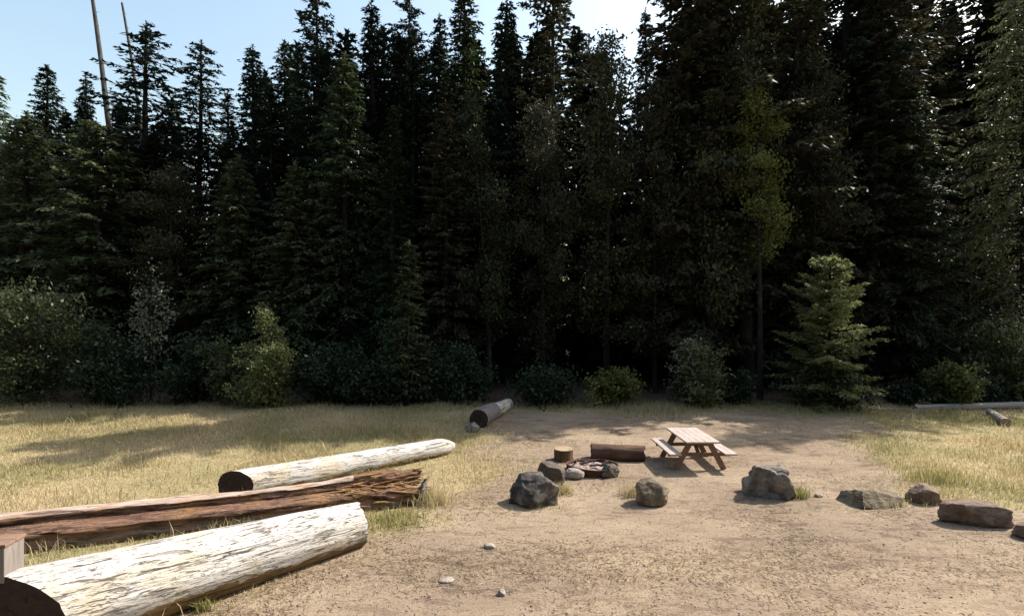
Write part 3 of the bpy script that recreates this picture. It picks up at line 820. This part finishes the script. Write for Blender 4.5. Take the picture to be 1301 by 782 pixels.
# rotten split log: swept profile with a ledge and an open crack
def rotten_log():
    a, b = Vector((-11.0, 7.9, 0)), Vector((-2.0, 10.85, 0)); L = (b - a).length
    prof = [(.32, .0), (.36, .2), (.33, .42), (.26, .52), (.14, .555), (.03, .545), (-.02, .52), (-.035, .44), (-.02, .40), (-.06, .385), (-.16, .375),
            (-.27, .345), (-.335, .31), (-.345, .27), (-.325, .22), (-.36, .12), (-.33, .0), (-.2, -.06), (.2, -.06)]
    pr = []
    for i in range(len(prof)):                               # subdivide
        p, q = np.array(prof[i]), np.array(prof[(i + 1) % len(prof)])
        for f in (0, .33, .66): pr.append(p * (1 - f) + q * f)
    pr = np.array(pr); n = len(pr); k = 220
    u = np.linspace(0, 1, k); U, I = np.meshgrid(u, np.arange(n), indexing="ij")
    y = pr[I, 0]; z = pr[I, 1]
    x = U * L
    n1 = fnoise(x * .55, I * .45, 1.0, 4.2); n2 = fnoise(x * 2.2, I * .9, 1.0, 8.8); n3 = fnoise(x * .9, I * .22, 1.0, 14.0)
    top = (z > .05)
    rot = sstep(.80, .97, U)                                 # crumbling towards the near-right end
    z = z + top * (.025 * n1 + .022 * n2 + .03 * n3) * (1 + rot * 1.6) - rot * top * .04
    z = z * (1 + .22 * sstep(.72, .93, U))
    y = y + .03 * n1 + .025 * n2 * (1 + rot)
    V = np.stack([x, y, z], -1)
    V[-1, :, 0] += .18 * fnoise(np.arange(n) * .9, np.zeros(n), 1.0, 3.0)
    V = V.reshape(-1, 3)
    i = np.arange(k - 1)[:, None] * n; j = np.arange(n)[None, :]; j2 = (j + 1) % n
    Q = np.stack([i + j, i + j2, i + n + j2, i + n + j], -1).reshape(-1, 4)
    root = empty("split_log", (a.x, a.y, -.03), math.atan2(b.y - a.y, b.x - a.x))
    tag(root, "long rotten split log with reddish crack between the two bleached logs", "log", LG)
    me = np_mesh("trunk", V, Q, None, M["log_rot"], False)
    me.materials.append(M["log_heart"]); me.materials.append(M["log_side"])
    slot = np.zeros(n, dtype=np.int32); slot[18:42] = 1; slot[42:54] = 2
    rowu = (np.arange(k - 1) / (k - 1))[:, None]
    sl = np.broadcast_to(slot[None, :], (k - 1, n)).copy()
    sl[(rowu > .86) & (slot[None, :] == 0) & (np.arange(n)[None, :] > 6)] = 1
    me.polygons.foreach_set("material_index", sl.ravel().astype(np.int32)); me.update()
    obj("trunk", me, root)
    bm = bmesh.new()                                         # torn end wall
    last = [bm.verts.new(V[(k - 1) * n + q]) for q in range(n)]
    c = bm.verts.new(np.mean(V[(k - 1) * n:], 0) + np.array([-.12, 0, 0]))
    for q in range(n): bm.faces.new((last[q], last[(q + 1) % n], c))
    bm_obj("torn_end", bm, M["log_end"], root)
    r = np.random.default_rng(6); A = Acc()                  # splinters standing out of the rotten end
    for q in range(150):
        s = r.uniform(.1, .65); x0 = L - r.uniform(-.10, 1.5); y0 = r.uniform(-.36, .3)
        zt = np.interp(y0, [-.36, -.3, -.05, .05, .3], [.22, .38, .45, .61, .54]) + r.normal(0, .025)
        d = np.array([1, r.normal(0, .14), r.normal(.02, .12)]) * s
        p = np.array([x0 - s * .6, y0, zt])
        w = r.uniform(.008, .026)
        A.add(*tube_np(np.array([p, p + d * .5 + r.normal(0, .01, 3), p + d]), np.array([w, w * .9, w * .15]), 5))
    v, q = A.get(); obj("splinters", np_mesh("splinters", v, q, None, M["splinter"]), root)
    A = Acc()                                                # dark upright slab left standing at the end
    for q in range(5):
        p = np.array([L + .02 + .03 * q, -.33 + .08 * q, -.05]); hh = r.uniform(.42, .56)
        A.add(*tube_np(np.array([p, p + [0.01, .01, hh * .6], p + [.03, .02, hh]]), np.array([.06, .055, .035]), 6, rng=r, rough=.1))
    v, q = A.get(); obj("end_slabs", np_mesh("end_slabs", v, q, None, M["log_grey"]), root)
M["log_heart"] = wood_mat("rotten_heartwood", (.26, .15, .10), (.16, .085, .055), (.035, .02, .015), .85, (.34, .19, .07), .55, bands=(.52, .64), bump=.06, dash=.5)
M["log_side"] = wood_mat("brown_log_side", (.22, .155, .115), (.14, .095, .07), (.04, .026, .02), .7, (.2, .13, .08), .4, bump=.03, dash=.3)
M["splinter"] = wood_mat("rotten_splinters", (.34, .21, .10), (.24, .13, .055), (.10, .05, .03), .5, (.5, .36, .2), .4)
rotten_log()

# sawn block standing on the near log's end
def block():
    root = empty("wood_block", (-5.94, 5.86, .95), R_(10)); tag(root, "grey sawn wood block with brown top on the nearest log", "wood block")
    bm = bmesh.new(); add_box(bm, (.42, .30, .40), Matrix.Translation((0, 0, .20)), .012)
    bm_obj("post_body", bm, M["post"], root)
    bm = bmesh.new()
    for q in range(2):
        add_box(bm, (.45, .155, .035), Matrix.Translation((0, -.08 + .16 * q, .42)), .006)
    bm_obj("cap_board", bm, M["post_top"], root)
block()

# log bench, stump
lay_log("log_bench", (2.16, 13.98, 0), (3.58, 13.85, 0), .235, .215, "log_bark", "log_end", "log_end",
        "dark brown log used as a seat behind the fire pit", 7, "log bench", None, k=40, n=40, flute=.05)
def stump():
    X, D = G(717, 587); h, r0 = .34, .25
    r = np.random.default_rng(3); root = empty("stump", (X, D + .22, -.03)); tag(root, "upright sawn log round with pale top beside the fire pit", "stump")
    z = np.linspace(0, h, 9); P = np.stack([0 * z, 0 * z, z], -1)
    v, q = tube_np(P, r0 * (1 + .08 * np.exp(-z * 8)), 28, rng=r, rough=.025)
    obj("bark_side", np_mesh("bark_side", v, q, None, M["stump_bark"], True), root)
    ring = v[-28:]; c = ring.mean(0)
    W = np.concatenate([ring, c + (ring - c) * .6 + r.normal(0, .003, (28, 3)), c[None]])
    Q = [(a, (a + 1) % 28, 28 + (a + 1) % 28, 28 + a) for a in range(28)]; T = [(28 + a, 28 + (a + 1) % 28, 56) for a in range(28)]
    obj("cut_top", np_mesh("cut_top", W, Q, T, M["stump_top"]), root)
M["stump_top"] = wood_mat("stump_top", (.36, .27, .18), (.27, .19, .12), (.09, .06, .04), .5, (.22, .15, .1), .4, axis=2)
M["stump_bark"] = wood_mat("stump_bark", (.12, .07, .042), (.07, .038, .025), (.03, .018, .012), .7, (.22, .13, .08), .3, axis=2)
stump()

# fire pit
def fire_pit():
    cx, cy = 2.0, 12.85
    root = empty("fire_ring", (cx, cy, 0), R_(-8)); tag(root, "low rusty fire ring full of ash and charcoal", "fire pit")
    n = 44; th = np.linspace(0, 2 * PI, n, endpoint=False)
    ra, rb, h = .64, .46, .16
    r = np.random.default_rng(2); wob = 1 + .02 * np.sin(th * 3 + 1)
    def ring(s, z): return np.stack([ra * s * wob * np.cos(th), rb * s * wob * np.sin(th), z + .02 * np.sin(th * 2 + .5)], -1)
    V = np.concatenate([ring(1.0, -.03), ring(1.0, h), ring(1.035, h + .006), ring(1.035, h + .02), ring(.965, h + .02), ring(.96, h - .02), ring(.96, .02)])
    Q = []
    for q in range(6):
        for a in range(n): Q.append((q * n + a, q * n + (a + 1) % n, (q + 1) * n + (a + 1) % n, (q + 1) * n + a))
    obj("ring", np_mesh("ring", V, Q, None, M["rust"], True), root)
    k = 12; V = []; Q = []
    for q in range(k):
        f = 1 - q / k
        z = .11 + .06 * (1 - f * f) + np.array([.05 * mnoise.noise((f * 4 * math.cos(a), f * 4 * math.sin(a), 2.0)) for a in th])
        V.append(np.stack([ra * .95 * f * np.cos(th), rb * .95 * f * np.sin(th), z], -1))
    V = np.concatenate(V)
    for q in range(k - 1):
        for a in range(n): Q.append((q * n + a, q * n + (a + 1) % n, (q + 1) * n + (a + 1) % n, (q + 1) * n + a))
    obj("ash_bed", np_mesh("ash_bed", V, Q, None, M["ash"], True), root)
    labs = ["longest charred stick lying across the ash in the fire ring", "short charred stick at the left of the ash",
            "charred stick leaning on the back rim of the fire ring", "blackened stub at the right side of the ash", "thin burnt stick near the front rim"]
    spots = [(-.30, -.02, .55, .2), (-.40, .10, .26, 1.1), (-.05, .22, .40, -.3), (.28, -.04, .22, .7), (-.1, -.22, .38, -.1)]
    for (x, y, L, a), lab in zip(spots, labs):
        d = np.array([math.cos(a), math.sin(a), .12]); p = np.array([x, y, .20]); t = np.linspace(0, 1, 7)[:, None]
        v, q = tube_np(p + d * L * t + np.random.default_rng(int(L * 100)).normal(0, .008, (7, 3)), .032 * np.ones(7) * (1 - .3 * t[:, 0]), 8, rng=r, rough=.12)
        o = obj("charred_stick", np_mesh("charred_stick", v, q, None, M["char"]), None, (cx, cy, 0))
        tag(o, lab, "stick", "charred sticks in the fire ring")
fire_pit()

# ------------------------------------------------------------------ rocks
def rock(name, px, py, wpx, hpx, label, mat, seed, depth=.8, rz=0.0, facets=9, sharp=.72, cat="rock", group="boulders round the clearing", tilt=(0, 0), sub=5, sink=.26, rough=.10, boxy=2.6):
    r = np.random.default_rng(seed)
    bm = bmesh.new(); bmesh.ops.create_icosphere(bm, subdivisions=sub, radius=1.0)
    P = np.array([v.co for v in bm.verts])
    P = P / (np.abs(P) ** boxy).sum(1)[:, None] ** (1 / boxy)
    N = unit(r.normal(0, 1, (facets, 3))); N[:, 2] = np.abs(N[:, 2]) * .9 - .15; N = unit(N)
    for nk in N:
        d = r.uniform(sharp - .14, sharp + .14); h = P @ nk - d
        P = P - np.maximum(h, 0)[:, None] * nk
    lo = np.array([mnoise.fractal(p * 1.6 + Vector((seed, seed, seed)), 1.0, 2.0, 5) for p in map(Vector, P)])
    hi = np.array([mnoise.ridged_multi_fractal(p * 2.6 + Vector((seed, seed, seed)) * 2, 1.0, 2.1, 4, 1.0, 2.0) for p in map(Vector, P)])
    P = P * (1 + rough * lo - rough * .35 * (hi - 1))[:, None]
    D = G(px, py)[1]; w = wpx / F * D; hgt = max(.05, hpx / F * D * .92)
    P -= (P.max(0) + P.min(0)) / 2
    P /= (P.max(0) - P.min(0)) / 2
    P *= np.array([w / 2, w / 2 * depth, hgt / 2 * (1 + sink)])
    for v, p in zip(bm.verts, P): v.co = p
    X = G(px, py)[0]
    cy = D + w / 2 * depth * .72
    o = bm_obj(name, bm, M[mat], None, True, (X * cy / D, cy, hgt / 2 * (1 - sink)))
    o.rotation_euler = (tilt[0], tilt[1], rz)
    me = o.data
    return tag(o, label, cat, group)
M["rock_two"] = rock_mat("dark_grey_rock", (.035, .032, .027), (.12, .105, .09), (.018, .017, .014), (.34, .31, .28), .6, .8)
rock("boulder", 678, 644, 66, 40, "dark jagged boulder with pale lit faces left of fire pit", "rock_two", 3, .85, 0, 13, .70, rough=.16, boxy=3)
rock("boulder", 699, 618, 40, 34, "brown rounded boulder leaning behind the dark jagged boulder", "rock_dark", 8, .9, 0, 7, .75, tilt=(0, -.3))
rock("boulder", 828, 642, 43, 33, "small round mossy boulder alone in front of the picnic table", "rock_olive", 5, .9, .5, 5, .82)
rock("boulder", 974, 634, 60, 44, "big square grey boulder right of the picnic table", "rock_grey", 12, .8, 0, 9, .80, sub=6, rough=.14, boxy=5)
rock("boulder", 730, 608, 26, 13, "small pale rounded stone in front of the fire ring", "rock_pale", 6, .8, 0, 6, .8)
rock("boulder", 774, 606, 26, 16, "small dark stone at the right side of fire ring", "rock_dark", 7, .9, 0, 7, .7)
rock("boulder", 600, 549, 20, 13, "small pale grey stone at the dark log's black end", "rock_grey", 9, .8, 0, 6, .8)
rock("boulder", 1108, 645, 74, 21, "low broad dusty rock with grass in front at the left of the rock row", "rock_olive", 14, .55, .05, 8, .78, boxy=3.2)
M["rock_pale2"] = rock_mat("dusty_rock", (.34, .27, .20), (.46, .38, .28), (.24, .18, .12), (.4, .33, .2), .3)
rock("boulder", 1174, 640, 38, 24, "reddish brown blocky rock in the middle of the rock row", "rock_brown", 16, .8, 0, 8, .78, boxy=3.5)
rock("boulder", 1235, 668, 84, 30, "long flat brown rock near the right end of the row", "rock_brown", 17, .45, -.08, 6, .85, boxy=4)
rock("boulder", 1306, 684, 34, 20, "rock cut by the right frame edge", "rock_brown", 18, .8, 0, 8, .7)
for i, (px, py, w, h, lab) in enumerate([(622, 697, 15, 6, "flat white stone in the middle of the bare dirt"), (567, 741, 20, 5, "flat pale stone near the nearest log"),
                                         (638, 757, 11, 8, "small upright pale stone at the bottom of the dirt"), (1040, 632, 10, 5, "tiny pale stone right of the big grey boulder")]):
    rock("stone", px, py, w, h, lab, "rock_pale", 30 + i, .8, 0, 6, .75, "stone", "pale stones on the dirt", sub=3)

# fallen poles at the right edge
M["log_grey2"] = wood_mat("grey_pole", (.30, .27, .24), (.21, .185, .16), (.12, .1, .08), .5, (.4, .34, .26), .3)
lay_log("fallen_pole", (16.2, 20.6, 0), (24.5, 21.4, 0), .13, .17, "log_grey2", "end_pale", "end_pale", "long pale grey pole lying along the forest edge at right", 11, "log", "fallen poles at the right edge", sink=.0, k=60, n=20)
a = G(1258, 527); b = G(1278, 541)
lay_log("fallen_pole", (b[0], b[1], 0), (a[0], a[1], 0), .15, .13, "log_grey2", "end_pale", "end_pale", "short whitish log lying in the right meadow grass", 12, "log", "fallen poles at the right edge", sink=.02, k=30, n=24)
lay_log("fallen_pole", (14.2, 20.9, 0), (17.6, 19.9, 0), .07, .05, "log_grey2", "end_pale", "end_pale", "thin grey branch crossing the left end of the long pole", 13, "log", "fallen poles at the right edge", sink=.0, k=30, n=12)

# ------------------------------------------------------------------ picnic table (length along y)
def picnic_table():
    root = empty("picnic_table", (4.76, 13.55, 0), R_(1.0)); tag(root, "weathered wooden picnic table with two attached benches", "picnic table")
    Lh = .80
    bm = bmesh.new()
    for q in range(5):
        x = -.34 + .17 * q; add_box(bm, (.1655, 2 * Lh, .042), Matrix.Translation((x, 0, .739)), .006)
    bm_obj("tabletop", bm, M["plank"], root)
    for s in (-1, 1):
        bm = bmesh.new()
        for q in range(2):
            add_box(bm, (.145, 2 * Lh + .04, .042), Matrix.Translation((s * (.62 + .152 * q), 0, .444)), .006)
        bm_obj("bench_seat", bm, M["plank"], root)
    for e in (-1, 1):
        y = e * .55
        for s in (-1, 1):
            bm = bmesh.new(); board(bm, (s * .62, y, 0), (s * .24, y, .70), .045, .14, (-s, 0, .3))
            bm_obj("leg", bm, M["leg_wood"], root)
        bm = bmesh.new(); board(bm, (-.80, y - .048 * e, .375), (.80, y - .048 * e, .375), .045, .09)
        bm_obj("bench_support", bm, M["leg_wood"], root)
        bm = bmesh.new(); board(bm, (-.37, y - .048 * e, .672), (.37, y - .048 * e, .672), .045, .088)
        bm_obj("top_support", bm, M["leg_wood"], root)
        bm = bmesh.new(); board(bm, (0, y - .10 * e, .40), (0, .05 * e, .71), .09, .04, (0, 0, 1))
        bm_obj("brace", bm, M["leg_wood"], root)
picnic_table()

# ------------------------------------------------------------------ light, sky, camera
w = bpy.data.worlds.new("World"); S.world = w; w.use_nodes = True
nt = w.node_tree; nt.nodes.clear()
sk = nt.nodes.new("ShaderNodeTexSky"); sk.sky_type = "NISHITA"; sk.sun_disc = False
sk.sun_elevation = R_(SUN_EL); sk.sun_rotation = R_(SUN_AZ)
sk.altitude = 600; sk.air_density = 2.0; sk.dust_density = 5.0; sk.ozone_density = 1.0
bg = nt.nodes.new("ShaderNodeBackground"); bg.inputs["Strength"].default_value = .135
wo = nt.nodes.new("ShaderNodeOutputWorld")
nt.links.new(sk.outputs[0], bg.inputs["Color"]); nt.links.new(bg.outputs[0], wo.inputs["Surface"])

sd = bpy.data.lights.new("sun", "SUN"); sd.energy = 4.8; sd.angle = R_(.5); sd.color = (1, .94, .85)
so = put(bpy.data.objects.new("sun", sd))
az, el = R_(SUN_AZ), R_(SUN_EL)
to_sun = Vector((math.sin(az) * math.cos(el), math.cos(az) * math.cos(el), math.sin(el)))
so.rotation_euler = to_sun.to_track_quat("Z", "Y").to_euler()
so.location = to_sun * 60

cd = bpy.data.cameras.new("camera"); cd.sensor_width = 36; cd.lens = 36 * F / 1301
cd.shift_y = (PY - 391) / 1301
cd.clip_start = .1; cd.clip_end = 2000
co = put(bpy.data.objects.new("camera", cd)); co.location = (0, 0, CAMH); co.rotation_euler = (R_(90), 0, 0)
S.camera = co

S.render.engine = "CYCLES"
S.cycles.use_denoising = True
S.cycles.max_bounces = 6; S.cycles.diffuse_bounces = 3; S.cycles.transmission_bounces = 3; S.cycles.glossy_bounces = 2
S.cycles.use_adaptive_sampling = True
S.view_settings.view_transform = "Standard"; S.view_settings.look = "None"
S.view_settings.exposure = .9; S.view_settings.gamma = 1.0
